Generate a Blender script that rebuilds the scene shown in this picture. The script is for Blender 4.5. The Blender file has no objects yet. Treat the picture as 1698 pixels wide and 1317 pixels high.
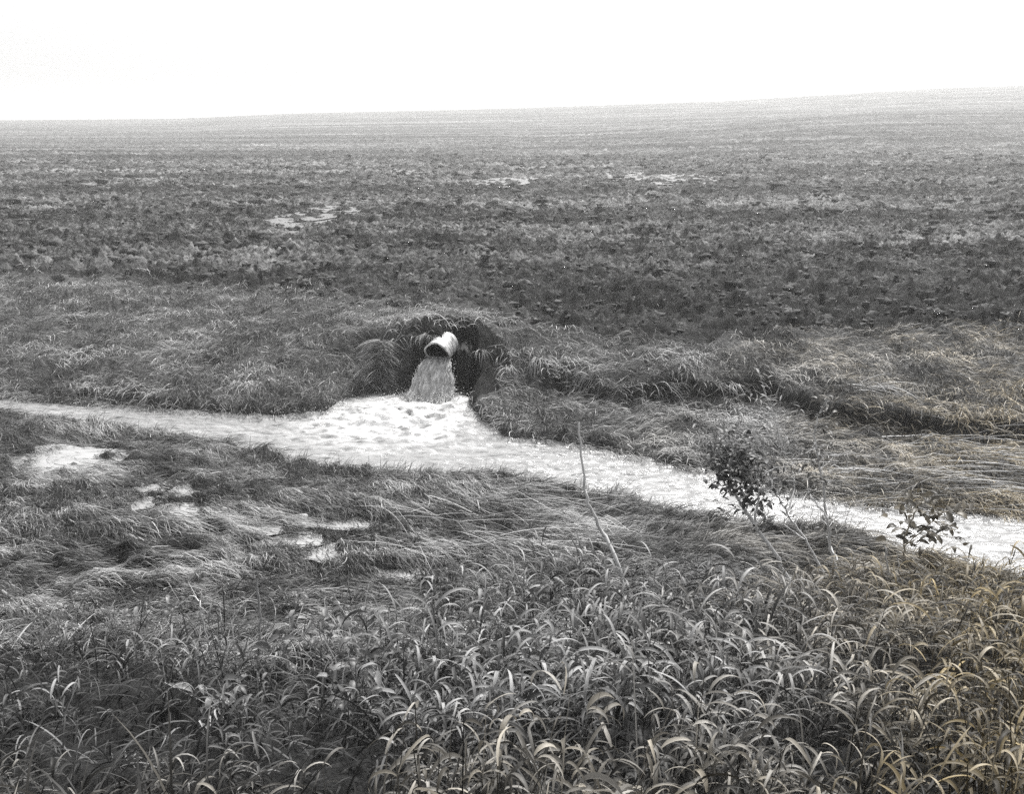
import bpy, math, random
import numpy as np
from mathutils import Vector

S = bpy.context.scene
COL = S.collection
rng = np.random.default_rng(7)
random.seed(7)

# ------------------------------------------------------------------ camera
W0, H0, F0 = 1698.0, 1317.0, 1650.0           # photograph size and focal length in its pixels
CAM = np.array([0.0, 0.0, 4.0]); PITCH = math.radians(15.6)
cam_d = bpy.data.cameras.new('camera'); cam = bpy.data.objects.new('camera', cam_d); COL.objects.link(cam)
cam.location = CAM; cam.rotation_euler = (math.pi/2 - PITCH, 0, 0)
cam_d.sensor_width = 36; cam_d.lens = 36*F0/W0; cam_d.clip_end = 6000; cam_d.clip_start = 0.05
S.camera = cam

# ------------------------------------------------------------------ sky and sun (thin bright overcast)
SUN_EL, SUN_AZ = 56.0, 24.0                    # degrees; azimuth from +Y towards +X
world = bpy.data.worlds.new('World'); S.world = world; world.use_nodes = True
nt = world.node_tree; nt.nodes.clear()
sky = nt.nodes.new('ShaderNodeTexSky'); sky.sky_type = 'NISHITA'; sky.sun_disc = False
sky.sun_elevation = math.radians(SUN_EL); sky.sun_rotation = math.radians(SUN_AZ)
sky.dust_density = 4.0; sky.air_density = 1.0
hs = nt.nodes.new('ShaderNodeHueSaturation'); hs.inputs['Saturation'].default_value = 0.03
bg = nt.nodes.new('ShaderNodeBackground'); bg.inputs['Strength'].default_value = 0.125
wo = nt.nodes.new('ShaderNodeOutputWorld')
nt.links.new(sky.outputs[0], hs.inputs['Color']); nt.links.new(hs.outputs[0], bg.inputs[0]); nt.links.new(bg.outputs[0], wo.inputs[0])
sd = bpy.data.lights.new('sun', 'SUN'); sd.energy = 2.5; sd.angle = math.radians(5); sd.color = (1.0, 0.985, 0.96)
sun = bpy.data.objects.new('sun', sd); COL.objects.link(sun)
az, el = math.radians(SUN_AZ), math.radians(SUN_EL)
sv = Vector((math.sin(az)*math.cos(el), math.cos(az)*math.cos(el), math.sin(el)))
sun.rotation_euler = sv.to_track_quat('Z', 'Y').to_euler()
sun.location = (0, 0, 60)
S.view_settings.view_transform = 'Standard'; S.view_settings.look = 'None'
S.view_settings.gamma = 1; S.view_settings.use_curve_mapping = False
S.view_settings.exposure = 1.0
S.cycles.use_denoising = False
S.cycles.max_bounces = 6; S.cycles.volume_bounces = 1

# ------------------------------------------------------------------ helpers
def ray(px, py):
    u = (px - W0/2)/F0; v = (H0/2 - py)/F0
    c, s = math.cos(PITCH), math.sin(PITCH)
    return np.array([u, c + v*s, -s + v*c])
def at(px, py, z=0.0):
    d = ray(px, py); k = (z - CAM[2])/d[2]
    return CAM + d*k
def at_y(px, py, Y):
    d = ray(px, py); return CAM + d*(Y/d[1])
def sstep(a, b, v):
    t = np.clip((v-a)/(b-a), 0, 1); return t*t*(3-2*t)

_perm = np.random.default_rng(3).permutation(1024)
_ang = np.random.default_rng(4).random(1024)*2*np.pi
_gx, _gy = np.cos(_ang), np.sin(_ang)
def pn(x, y, seed=0):
    x = np.asarray(x, float); y = np.asarray(y, float)
    xi = np.floor(x).astype(np.int64); yi = np.floor(y).astype(np.int64)
    xf = x-xi; yf = y-yi
    u = xf*xf*xf*(xf*(xf*6-15)+10); v = yf*yf*yf*(yf*(yf*6-15)+10)
    def g(ix, iy, dx, dy):
        h = _perm[(_perm[(ix+seed*131) & 1023] + iy) & 1023]
        return _gx[h]*dx + _gy[h]*dy
    a = g(xi, yi, xf, yf); b = g(xi+1, yi, xf-1, yf)
    c = g(xi, yi+1, xf, yf-1); d = g(xi+1, yi+1, xf-1, yf-1)
    return ((a+(b-a)*u) + ((c+(d-c)*u)-(a+(b-a)*u))*v)*1.4
def fbm(x, y, o=4, seed=0, gain=0.5):
    r = 0; a = 1; f = 1
    for k in range(o):
        r = r + a*pn(x*f, y*f, seed+k*7); a *= gain; f *= 2.03
    return r

def polyline(pts, z):
    w = np.array([at(p[0], p[1], z)[:2] for p in pts]); w = w[np.argsort(w[:, 0])]
    return w
def lin(w):
    def f(x):
        x = np.asarray(x, float)
        return np.interp(x, w[:, 0], w[:, 1])
    return f

def tag(o, label=None, cat=None, group=None, kind=None):
    if label: o['label'] = label
    if cat: o['category'] = cat
    if group: o['group'] = group
    if kind: o['kind'] = kind
    return o
def empty(name, loc):
    o = bpy.data.objects.new(name, None); COL.objects.link(o); o.location = tuple(loc); o.empty_display_size = 0.1
    return o
def mesh_obj(name, verts, faces, mat, parent=None, attrs=None, smooth=True):
    """verts (n,3) array; faces (m,k) int array or list of such arrays"""
    if isinstance(faces, np.ndarray): faces = [faces]
    faces = [f for f in faces if len(f)]
    verts = np.asarray(verts, float)
    if parent is not None: verts = verts - np.array(parent.location)
    me = bpy.data.meshes.new(name)
    me.vertices.add(len(verts)); me.vertices.foreach_set('co', verts.astype(np.float32).ravel())
    nl = sum(f.size for f in faces); nf = sum(len(f) for f in faces)
    me.loops.add(nl); me.polygons.add(nf)
    me.loops.foreach_set('vertex_index', np.concatenate([f.ravel() for f in faces]).astype(np.int32))
    tot = np.concatenate([np.full(len(f), f.shape[1]) for f in faces])
    st = np.concatenate([[0], np.cumsum(tot)[:-1]])
    me.polygons.foreach_set('loop_start', st.astype(np.int32))
    me.update(calc_edges=True); me.validate()
    me.polygons.foreach_set('use_smooth', np.full(len(me.polygons), smooth))
    for k, v in (attrs or {}).items():
        a = me.attributes.new(k, 'FLOAT', 'POINT'); a.data.foreach_set('value', np.asarray(v, np.float32))
    me.materials.append(mat)
    o = bpy.data.objects.new(name, me); COL.objects.link(o)
    if parent is not None: o.parent = parent
    return o
def grid_faces(nr, nc):
    i = np.arange(nr-1)[:, None]*nc + np.arange(nc-1)[None, :]
    i = i.ravel(); return np.stack([i, i+1, i+nc+1, i+nc], 1)

# ------------------------------------------------------------------ materials
def new_mat(name):
    m = bpy.data.materials.new(name); m.use_nodes = True
    n = m.node_tree; n.nodes.clear()
    out = n.nodes.new('ShaderNodeOutputMaterial'); p = n.nodes.new('ShaderNodeBsdfPrincipled')
    n.links.new(p.outputs[0], out.inputs['Surface'])
    return m, n, p, out
def attr(n, name):
    a = n.nodes.new('ShaderNodeAttribute'); a.attribute_name = name; return a.outputs['Fac']
def noise(n, scale, detail=6, rough=0.6, stretch=None, vec=None):
    t = n.nodes.new('ShaderNodeTexNoise'); t.inputs['Scale'].default_value = scale
    t.inputs['Detail'].default_value = detail; t.inputs['Roughness'].default_value = rough
    g = n.nodes.new('ShaderNodeNewGeometry'); src = g.outputs['Position']
    if stretch:
        m = n.nodes.new('ShaderNodeMapping'); m.inputs['Scale'].default_value = stretch
        n.links.new(src, m.inputs[0]); src = m.outputs[0]
    n.links.new(src, t.inputs['Vector']); return t.outputs['Fac']
ALB = 0.78
def ramp(n, fac, stops):
    r = n.nodes.new('ShaderNodeValToRGB'); e = r.color_ramp.elements
    while len(e) < len(stops): e.new(0.5)
    for k, (p, c) in enumerate(stops):
        e[k].position = p; c = c*ALB
        e[k].color = (c, c, c, 1) if not isinstance(c, tuple) else (*c, 1)
    n.links.new(fac, r.inputs[0]); return r.outputs[0]
def mixc(n, fac, a, b, mode='MIX'):
    m = n.nodes.new('ShaderNodeMix'); m.data_type = 'RGBA'; m.blend_type = mode
    for sock, v in ((m.inputs[0], fac), (m.inputs[6], a), (m.inputs[7], b)):
        if isinstance(v, (int, float)): sock.default_value = v if sock == m.inputs[0] else (v, v, v, 1)
        elif isinstance(v, tuple): sock.default_value = (*v, 1)
        else: n.links.new(v, sock)
    return m.outputs[2]
def math_n(n, op, a, b=None):
    m = n.nodes.new('ShaderNodeMath'); m.operation = op
    for k, v in enumerate((a, b)):
        if v is None: continue
        if isinstance(v, (int, float)): m.inputs[k].default_value = v
        else: n.links.new(v, m.inputs[k])
    return m.outputs[0]
def bump(n, p, h, dist, strength=1.0):
    b = n.nodes.new('ShaderNodeBump'); b.inputs['Distance'].default_value = dist; b.inputs['Strength'].default_value = strength
    n.links.new(h, b.inputs['Height']); n.links.new(b.outputs[0], p.inputs['Normal'])

def mat_ground():
    m, n, p, o = new_mat('ground')
    # ploughed field: broken sod, pale trash between dark clods, drawn out along the rows
    f1 = noise(n, 9, 8, 0.7); f2 = noise(n, 1.0, 6, 0.65, (0.25, 1.0, 1.0)); f3 = noise(n, 1.0, 4, 0.6, (0.02, 0.16, 1))
    f4 = noise(n, 1.0, 5, 0.65, (0.010, 0.16, 1))
    s = math_n(n, 'ADD', math_n(n, 'MULTIPLY', f1, 0.38), math_n(n, 'ADD', math_n(n, 'MULTIPLY', f2, 0.34), math_n(n, 'MULTIPLY', f3, 0.28)))
    sf = math_n(n, 'ADD', math_n(n, 'MULTIPLY', f4, 0.55), math_n(n, 'MULTIPLY', noise(n, 1.0, 8, 0.75, (0.25, 1.0, 1.0)), 0.45))
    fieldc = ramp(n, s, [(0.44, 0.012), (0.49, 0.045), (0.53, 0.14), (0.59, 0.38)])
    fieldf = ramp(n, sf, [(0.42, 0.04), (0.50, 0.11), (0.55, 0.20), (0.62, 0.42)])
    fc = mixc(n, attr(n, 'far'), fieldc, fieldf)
    g1 = noise(n, 22, 8, 0.7); g2 = noise(n, 1.4, 4, 0.6)
    turf = ramp(n, math_n(n, 'ADD', math_n(n, 'MULTIPLY', g1, 0.6), math_n(n, 'MULTIPLY', g2, 0.4)), [(0.38, 0.03), (0.52, 0.12), (0.66, 0.26)])
    fc = mixc(n, math_n(n, 'MULTIPLY', attr(n, 'front_dark'), 0.6), fc, (0.028, 0.028, 0.028))  # pulls the front band of the field towards near-black
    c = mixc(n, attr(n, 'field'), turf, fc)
    shaded_soil = ramp(n, g1, [(0.35, 0.008), (0.6, 0.035)])
    c = mixc(n, attr(n, 'shaded_soil'), c, shaded_soil)
    n.links.new(c, p.inputs['Base Color']); p.inputs['Roughness'].default_value = 0.85
    p.inputs['Specular IOR Level'].default_value = 0.1
    bump(n, p, noise(n, 7, 8, 0.75), 0.12, 0.8)
    return m
def mat_blade(name, stops, rough=0.5, spec=0.4, trans=0.25, warm=0.0):
    m, n, p, o = new_mat(name)
    c = ramp(n, attr(n, 'tone'), stops)
    if warm:
        c = mixc(n, math_n(n, 'MULTIPLY', attr(n, 'warm'), warm), c, (1.0, 0.76, 0.34), 'MULTIPLY')
    n.links.new(c, p.inputs['Base Color']); p.inputs['Roughness'].default_value = rough
    p.inputs['Specular IOR Level'].default_value = spec
    t = n.nodes.new('ShaderNodeBsdfTranslucent'); n.links.new(c, t.inputs[0])
    x = n.nodes.new('ShaderNodeMixShader'); x.inputs[0].default_value = trans
    n.links.new(p.outputs[0], x.inputs[1]); n.links.new(t.outputs[0], x.inputs[2]); n.links.new(x.outputs[0], o.inputs['Surface'])
    return m
def mat_water(name, silt, foamc=0.88, bscale=26, bd=0.012):
    m, n, p, o = new_mat(name)
    s = noise(n, 1.0, 6, 0.65, (3.0, 11.0, 3.0))
    c = ramp(n, s, [(0.34, silt*0.35), (0.43, silt*0.85), (0.7, silt*1.1)])  # dark streaks: bank reflections in the ripples, put into the silt colour
    c = mixc(n, attr(n, 'foam'), c, foamc)
    n.links.new(c, p.inputs['Base Color'])
    p.inputs['Roughness'].default_value = 0.16; p.inputs['IOR'].default_value = 1.33
    bump(n, p, noise(n, 1.0, 5, 0.6, (bscale*0.5, bscale, bscale)), bd, 0.8)
    return m
M_ground = mat_ground()
M_stream = mat_water('muddy_stream_water', 0.345, foamc=0.60)
M_puddle = mat_water('puddle_water', 0.42, bscale=6, bd=0.002)
M_wetmud = mat_water('wet_mud', 0.20, bscale=40, bd=0.03)
M_wetmud.node_tree.nodes['Principled BSDF'].inputs['Roughness'].default_value = 0.5
GREY = [(0.0, 0.03), (0.35, 0.10), (0.7, 0.22), (1.0, 0.45)]
M_matted = mat_blade('matted_grass', [(0.0, 0.025), (0.3, 0.12), (0.68, 0.38), (1.0, 0.75)], warm=0.8)
M_reed = mat_blade('reed_grass', [(0.0, 0.010), (0.35, 0.04), (0.65, 0.17), (1.0, 0.50)], rough=0.55, spec=0.3, trans=0.25, warm=0.95)
M_field = mat_blade('field_trash', [(0.0, 0.015), (0.4, 0.06), (0.8, 0.2), (1.0, 0.42)], warm=0.5)
M_straw = mat_blade('dry_straw', [(0.0, 0.25), (1.0, 0.6)], trans=0.1)
M_leaf = mat_blade('weed_leaf', [(0.0, 0.035), (0.6, 0.09), (1.0, 0.2)], rough=0.45, warm=0.6)
M_paleleaf = mat_blade('pale_weed_leaf', [(0.0, 0.09), (0.6, 0.2), (1.0, 0.34)], rough=0.45, warm=0.3)
M_stem = mat_blade('weed_stem', [(0.0, 0.25), (1.0, 0.5)], trans=0.0, warm=0.5)
M_palestem = mat_blade('dry_stem', [(0.0, 0.45), (1.0, 0.85)], trans=0.0)

# ------------------------------------------------------------------ terrain shape
FAR = lin(polyline([(-400, 640), (0, 655), (80, 661), (300, 682), (420, 690), (490, 691), (540, 683), (565, 664), (600, 656), (650, 652), (700, 652), (745, 655), (775, 668), (800, 700),
      (840, 727), (950, 738), (1080, 765), (1180, 785), (1300, 812), (1390, 829), (1530, 834), (1620, 846), (1800, 870), (2300, 950)], 0.02))
NEAR = lin(polyline([(-400, 668), (0, 688), (80, 699), (200, 712), (330, 733), (450, 755), (560, 774), (640, 781), (720, 787), (860, 798), (950, 815), (1040, 833), (1150, 862), (1240, 875),
      (1380, 886), (1450, 905), (1500, 930), (1560, 940), (1620, 950), (1800, 1000), (2300, 1120)], 0.02))
FIELD = lin(polyline([(-600, 445), (80, 458), (300, 472), (560, 492), (680, 505), (760, 520), (900, 545), (1050, 552), (1200, 556), (1400, 550), (1560, 535), (1800, 525), (2400, 500)], 0.85))
SCARP = lin(polyline([(-600, 640), (300, 640), (560, 640), (760, 600), (830, 618), (1000, 648), (1150, 655), (1280, 655), (1400, 690), (1520, 700), (1800, 715), (2400, 760)], 0.30))
X_PIPE = at_y(735, 600, 14.6)[0]
PIPE_Y = 14.55
SKY_T, SKY_P = [], []
for px, py in [(-900, 203), (0, 199), (300, 196), (480, 188), (800, 181), (1200, 168), (1560, 148), (1698, 143), (2600, 130)]:
    d = ray(px, py); SKY_T.append(d[0]/d[1]); SKY_P.append(d[2]/d[1])
PUD = []                                        # x, y, rx, ry, z, name
def _p(px, py, rx, ry, z):
    c = at(px, py, z); a = at(px+rx, py, z); b = at(px, py-ry, z); b2 = at(px, py+ry, z)
    PUD.append((c[0], (b[1]+b2[1])/2, abs(a[0]-c[0]), abs(b[1]-b2[1])/2, z))

def base(x, y):
    x = np.asarray(x, float); y = np.asarray(y, float)
    fe, ne, fi, sc = FAR(x), NEAR(x), FIELD(x), SCARP(x)
    fe = fe + 0.10*pn(x*2.3, 3.1, 5) + 0.05*pn(x*7, 1.1, 6); ne = ne + 0.10*pn(x*2.1, 9.1, 8) + 0.05*pn(x*8, 2.1, 9)
    # far side
    r = sstep(0.0, 1.0, (x+0.95)/1.5)            # 0 left of the pipe, 1 right of it
    tt = np.clip((y-fe)/np.maximum(fi-fe, 0.5), 0, 1)
    left = 0.10 + 0.78*tt**0.9 + 0.06*pn(x*1.7,y*1.7,15)
    step = (0.22+0.16*pn(x*1.1,2.2,14))*sstep(-0.14, 0.10, y-sc-0.18*pn(x*1.3, 4.4, 12)-0.08*pn(x*5, 4.4, 13))
    right = 0.06 + 0.18*tt + step + 0.26*sstep(0.45, 1.0, tt)
    zf = left*(1-r) + right*r
    bankf = sstep(-0.12, 0.22, y-fe)
    zf = -0.35 + (zf+0.35)*bankf
    # near side: flat flood-combed grass then the embankment under the camera
    dn = ne - y
    zn = 0.13 + 0.12*sstep(0.2, 2.5, dn)
    zn = -0.35 + (zn+0.35)*sstep(-0.10, 0.20, dn)
    up = np.maximum(7.6-y, 0.0)
    zn = zn + np.where(up > 0, 0.40*(np.sqrt(up*up+0.5)-0.707), 0)
    zn = np.minimum(zn, 2.55 + 0.02*up)
    mid = (fe+ne)/2
    z = np.where(y > mid, zf, zn)
    # far land rising to the right
    t = x/np.maximum(y, 1.0)
    ztar = 4.0 + 520.0*np.interp(t, SKY_T, SKY_P)
    ridge = sstep(50, 520, y)
    z = z + (ztar-0.88)*ridge**1.25*(y > 40)
    z = z + np.where(y > 40, 2.4*sstep(0.02, 0.40, t)*np.exp(-((y-170)/60.0)**2), 0)
    z = z - np.where(y > 520, (y-520)*0.02, 0)
    return z
for a in [(95, 766, 72, 18), (150, 752, 40, 8), (25, 742, 50, 6), (240, 818, 22, 9), (306, 822, 26, 9), (292, 853, 36, 9), (232, 842, 18, 9), (432, 888, 30, 8), (485, 905, 42, 11), (538, 924, 34, 11), (570, 874, 52, 7), (490, 868, 16, 7), (648, 962, 40, 12), (230, 960, 30, 8)]:
    _p(*a, 0.2)
for a in [(495, 364, 56, 12), (545, 352, 36, 8), (810, 302, 50, 5), (845, 294, 30, 4), (215, 299, 50, 6), (1100, 291, 90, 7), (450, 301, 40, 3)]:
    _p(*a, 0.88)
PUD = [(x, y, rx, ry, float(base(x, y))+(0.0 if y > 14 else -0.01)) for (x, y, rx, ry, z) in PUD]

def masks(x, y):
    fe, ne, fi = FAR(x), NEAR(x), FIELD(x)
    w = 0.5*pn(x*0.9, y*0.9, 21)
    field = sstep(-0.5, 0.4, y-fi+w)
    chan = 1-np.clip(sstep(-0.05, 0.25, y-fe)+sstep(-0.05, 0.25, ne-y), 0, 1)
    return field, chan
NOTCH = (at_y(764, 600, 14.5)[0], 14.45)
def height(x, y, fine=True):
    x = np.asarray(x, float); y = np.asarray(y, float)
    z = base(x, y)
    field, chan = masks(x, y)
    pw = np.zeros_like(z)
    n1 = fbm(x*0.7, y*0.7, 3, 31)
    clod = fbm(x*2.3, y*3.1, 4, 41, 0.50)
    fine = np.abs(fbm(x*6.5, y*8.0, 3, 47, 0.55))
    turf = fbm(x*3.2, y*3.2, 4, 51)
    nearf = 1-0.5*sstep(60, 200, y)
    rel = field*(0.09*fine*nearf + 0.25*clod*(0.6+0.5*sstep(-0.3, 0.5, n1)) + 0.07*n1 - 0.02)*nearf + (1-field)*(1-chan)*(0.085*turf + 0.07*n1)
    for (px, py, rx, ry, pz) in PUD:
        d2 = ((x-px)/rx)**2 + ((y-py)/ry)**2 + 0.75*n1 + 0.75*turf + 0.35*clod
        w = 1-sstep(0.75, 1.9, d2)
        z = z*(1-w) + (pz-0.02)*w
        pw = np.maximum(pw, w)
    z = z + rel*(1-(0.72-0.3*field)*pw)
    # washed-out hollow under and beside the outfall pipe
    ldx = np.abs(x-X_PIPE-0.05); lip = sstep(-0.08, 0.10+0.5*ldx, y-14.42-0.06*pn(x*3, 1.7, 76)-0.28*ldx)*(1-sstep(16.0, 17.8, y))*np.exp(-((x-X_PIPE-0.10+0.3*pn(x*2,y*2,79))/np.where(x > X_PIPE, 0.85, 2.0))**2)
    z = np.maximum(z, z*(1-lip)+lip*(1.02+0.12*n1+0.05*turf))
    dx = (x-NOTCH[0])/0.27; dy = (y-NOTCH[1])/0.62
    k = 1-sstep(0.55, 1.15, np.sqrt(dx*dx+dy*dy)+0.15*pn(x*4, y*4, 77))
    dx2 = (x-X_PIPE+0.20)/0.42; dy2 = (y-13.98)/0.5
    k2 = 1-sstep(0.7, 1.1, np.sqrt(dx2*dx2+dy2*dy2))
    k = np.maximum(k, k2)
    z = z*(1-k) + np.minimum(z, -0.08)*k
    hol = np.exp(-((x-X_PIPE)/1.5)**2-((y-14.7)/0.6)**2)
    z = z + hol*sstep(0.0, 0.2, z)*(0.12*fbm(x*4.5, y*4.5, 4, 78, 0.5))
    # grass-topped lip around the pipe and a small mound left of it
    return z

# ------------------------------------------------------------------ ground sheet
t_in = np.linspace(-0.66, 0.66, 1050)
side = 0.66 + np.cumsum(np.linspace(0.004, 0.08, 60))
T = np.concatenate([-side[::-1], t_in, side])
rows = [0.4]
while rows[-1] < 1600:
    s = rows[-1]
    k = 0.02 if s < 5.5 else (0.0042 if s < 19 else (0.0036 if s < 40 else (0.006 if s < 90 else 0.015)))
    rows.append(s*(1+k))
rows = np.array(rows)
XX = rows[:, None]*T[None, :]*1.0; YY = (rows[:, None]-3.0) + 0*T[None, :]
ZZ = height(XX, YY)
fld, chn = masks(XX, YY)
shaded_soil = np.clip(chn + 1.0*(np.sqrt(((XX-NOTCH[0])/0.75)**2+((YY-NOTCH[1])/0.9)**2) < 1.0) + 0.9*(1-fld)*(YY < 7.0)*1.0  # near-black soil, with shade of the cavity and grass gaps in its colour
     + (1-fld)*sstep(0.0, 0.05, 0.14-np.abs(YY-SCARP(XX)))*sstep(0.0, 0.6, XX), 0, 1)  # dark strip: overhang shadow along the scarp painted on the ground
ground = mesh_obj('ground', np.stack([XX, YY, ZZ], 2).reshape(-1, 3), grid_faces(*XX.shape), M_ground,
    attrs={'field': fld.ravel(), 'shaded_soil': shaded_soil.ravel(), 'far': sstep(60, 260, YY).ravel(), 'front_dark': (sstep(29, 17, YY+9*pn(XX*0.25, YY*0.25, 88))*fld).ravel()})
tag(ground, kind='structure')

# ------------------------------------------------------------------ stream
POOL = at(655, 700, 0.0)
JETB = at(706, 664, 0.0)
xs = np.arange(-15, 13, 0.021); nv = 230
v = np.linspace(0, 1, nv)
fe, ne = FAR(xs)+0.35, NEAR(xs)-0.35
SX = np.repeat(xs[None, :], nv, 0); SY = ne[None, :]*(1-v[:, None]) + fe[None, :]*v[:, None]
dp = np.sqrt(((SX-POOL[0])/1.25)**2+((SY-POOL[1])/1.05)**2)
turb = np.exp(-dp**2*0.9)
flow = SY + 0.16*SX
rip = 0.016*fbm(SX*3.2, flow*9.0, 4, 61, 0.55) + 0.008*pn(SX*9, flow*26, 66)
SZ = rip + turb*(0.08*fbm(SX*2.6, SY*4.6, 5, 71, 0.5) + 0.03)
dj = np.sqrt(((SX-JETB[0])/0.48)**2+((SY-JETB[1]+0.05)/0.34)**2)
SZ = SZ + 0.06*np.exp(-((dj-1.0)/0.35)**2)*(0.7+0.8*fbm(SX*4, SY*5, 3, 74)) - 0.05*np.exp(-(dj/0.7)**2)
foam = np.clip(turb**1.6*1.6*sstep(-0.2, 0.4, fbm(SX*2.6, SY*6.0, 5, 81, 0.6)+0.30*turb), 0, 1)
foam = np.clip(foam + 1.1*np.exp(-(dj/1.5)**4)*sstep(-0.5, 0.2, fbm(SX*5, SY*7, 3, 85)), 0, 1)
foam = np.clip(foam + 0.25*sstep(0.25, 0.6, fbm(SX*1.2, flow*6, 4, 82, 0.6)), 0, 1)
stream = mesh_obj('stream_water', np.stack([SX, SY, SZ], 2).reshape(-1, 3), grid_faces(nv, len(xs)), M_stream, attrs={'foam': foam.ravel()})
tag(stream, kind='structure')
for (px, py, rx, ry, pz) in PUD:
    nr, na = 14, 48
    rr = np.linspace(0, 1, nr)[:, None]; aa = np.linspace(0, 2*np.pi, na)[None, :]
    e = 1.45*(1+0.12*np.sin(3*aa+px)+0.08*np.sin(5*aa+py))
    X = px+rx*rr*np.cos(aa)*e; Y = py+ry*rr*np.sin(aa)*e; Z = pz + 0*X
    o = mesh_obj('puddle', np.stack([X, Y, Z], 2).reshape(-1, 3), grid_faces(nr, na), M_wetmud if py > 14 else M_puddle, attrs={'foam': np.zeros(nr*na)})
    tag(o, kind='structure')

# ------------------------------------------------------------------ blades
def blades(name, P, azim, L, Wd, th0, curl, nseg, tone, mat, warm=None, follow=False, rib=False, power=1.0, twist=None, wprof='blade', bend=None, hug=0.01, parent=None, build=True):
    n = len(P); t = np.linspace(0, 1, nseg+1)
    pos = P.copy(); C = [pos.copy()]; D = []
    azk = azim.copy()
    for k in range(nseg):
        th = th0 - curl*((k+0.5)/nseg)**power
        if bend is not None: azk = azim + bend*(k+0.5)/nseg
        d = np.stack([np.cos(th)*np.cos(azk), np.cos(th)*np.sin(azk), np.sin(th)], 1)
        pos = pos + d*(L/nseg)[:, None]; C.append(pos.copy()); D.append(d)
    C = np.stack(C, 1)                                   # n, nseg+1, 3
    if follow:
        hz = height(C[:, :, 0].ravel(), C[:, :, 1].ravel()).reshape(n, nseg+1)
        lift = hug*rng.random(n)[:, None]
        C[:, 1:, 2] = np.maximum(C[:, 1:, 2], hz[:, 1:]+lift)
    side = np.stack([-np.sin(azim), np.cos(azim), 0*azim], 1)
    tw = rng.normal(0, 0.5, n) if twist is None else twist
    up = np.array([0, 0, 1.0])
    side = side*np.cos(tw)[:, None] + up*np.sin(tw)[:, None]
    if wprof == 'blade': w = np.minimum(1.0, 0.45+2.2*t)*np.sqrt(np.clip(1-t**2.4, 0.0, 1))
    else: w = 1-0.6*t
    w = np.maximum(w, 0.06)
    off = side[:, None, :]*(w[None, :, None]*Wd[:, None, None]/2)
    if rib:
        rise = np.zeros_like(off); rise[:, :, 2] = w[None, :]*Wd[:, None]*0.22
        V = np.stack([C-off+rise, C, C+off+rise], 2); m = 3
    else:
        V = np.stack([C-off, C+off], 2); m = 2
    V = V.reshape(n, -1, 3)
    a = (np.arange(nseg)[:, None]*m + np.arange(m-1)[None, :]).ravel()
    f = np.stack([a, a+1, a+m+1, a+m], 1)
    F = (f[None]+(np.arange(n)*(nseg+1)*m)[:, None, None]).reshape(-1, 4)
    TT = np.repeat(tone, (nseg+1)*m)
    WW = np.repeat(warm if warm is not None else np.zeros(n), (nseg+1)*m)
    if not build: return V.reshape(-1, 3), F, TT, WW
    return mesh_obj(name, V.reshape(-1, 3), F, mat, parent=parent, attrs={'tone': TT, 'warm': WW})
def warmth(x, y):
    t = x/(y+1.0)
    return np.random.default_rng(5).uniform(0.45, 1.0, np.shape(x))*np.clip(sstep(0.15, 0.46, t)*(1-0.35*sstep(9, 16, y)) + 0.4*sstep(3.0, 2.0, y) + 0.5*pn(x*0.8, y*0.8, 91)*sstep(0.0, 0.4, t), 0, 1)
def scatter(n, y0, y1, tmax=0.70, pw=1.0):
    """points spread in a wedge ahead of the camera, denser near by (per solid angle)"""
    Y = y0*np.exp(rng.random(n)*math.log(y1/y0)) if pw else y0+(y1-y0)*rng.random(n)
    X = (Y+2.5)*rng.uniform(-tmax, tmax, n); return X, Y
def keep_puddle(x, y, f=0.85):
    k = np.ones(len(x), bool)
    for (px, py, rx, ry, pz) in PUD:
        d2 = ((x-px)/rx)**2+((y-py)/ry)**2+0.4*pn(x*2, y*2, 99)
        k &= (d2+0.5*pn(x*6, y*6, 98) > f) | (rng.random(len(x)) < 0.14)
    return k
def flowdir(x, y):
    return -0.42 + 0.9*fbm(x*0.35, y*0.6, 3, 101) + 0.35*pn(x*1.5, y*1.5, 104)

# near bank: grass combed flat by the flood, pointing downstream
X, Y = scatter(240000, 5.2, 13.5)
k = (Y < NEAR(X)+0.02) & keep_puddle(X, Y)
X, Y = X[k], Y[k]
lushness = sstep(7.2, 5.6, Y)
k = rng.random(len(X)) < (1-0.6*lushness); X, Y = X[k], Y[k]; n = len(X)
P = np.stack([X, Y, height(X, Y)], 1)
swath = sstep(-0.1, 0.45, fbm(X*0.5, Y*0.9, 3, 111))
az_ = flowdir(X, Y) + rng.normal(0, 0.30, n)*(1.2-0.8*swath)
L = rng.uniform(0.10, 0.26, n)*(0.8+0.9*swath)*np.clip(Y/8.5, 0.7, 1.3)
tone = np.clip(rng.beta(2, 3, n)*0.75 + 0.6*fbm(X*0.9, Y*1.5, 4, 121) + 0.08*swath + (rng.random(n) < 0.05)*0.5, 0, 1)
near_turf = blades('flattened_grass', P, az_, L, rng.uniform(0.004, 0.009, n), rng.uniform(0.15, 0.9, n)*(1-0.6*swath), rng.uniform(0.5, 1.4, n), 4, tone, M_matted,
    warm=warmth(X, Y), follow=True, bend=rng.normal(0, 0.5, n), hug=0.05)
tag(near_turf, 'flattened grey grass combed downstream on the near side of the stream', 'grass', kind='stuff')

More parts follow.
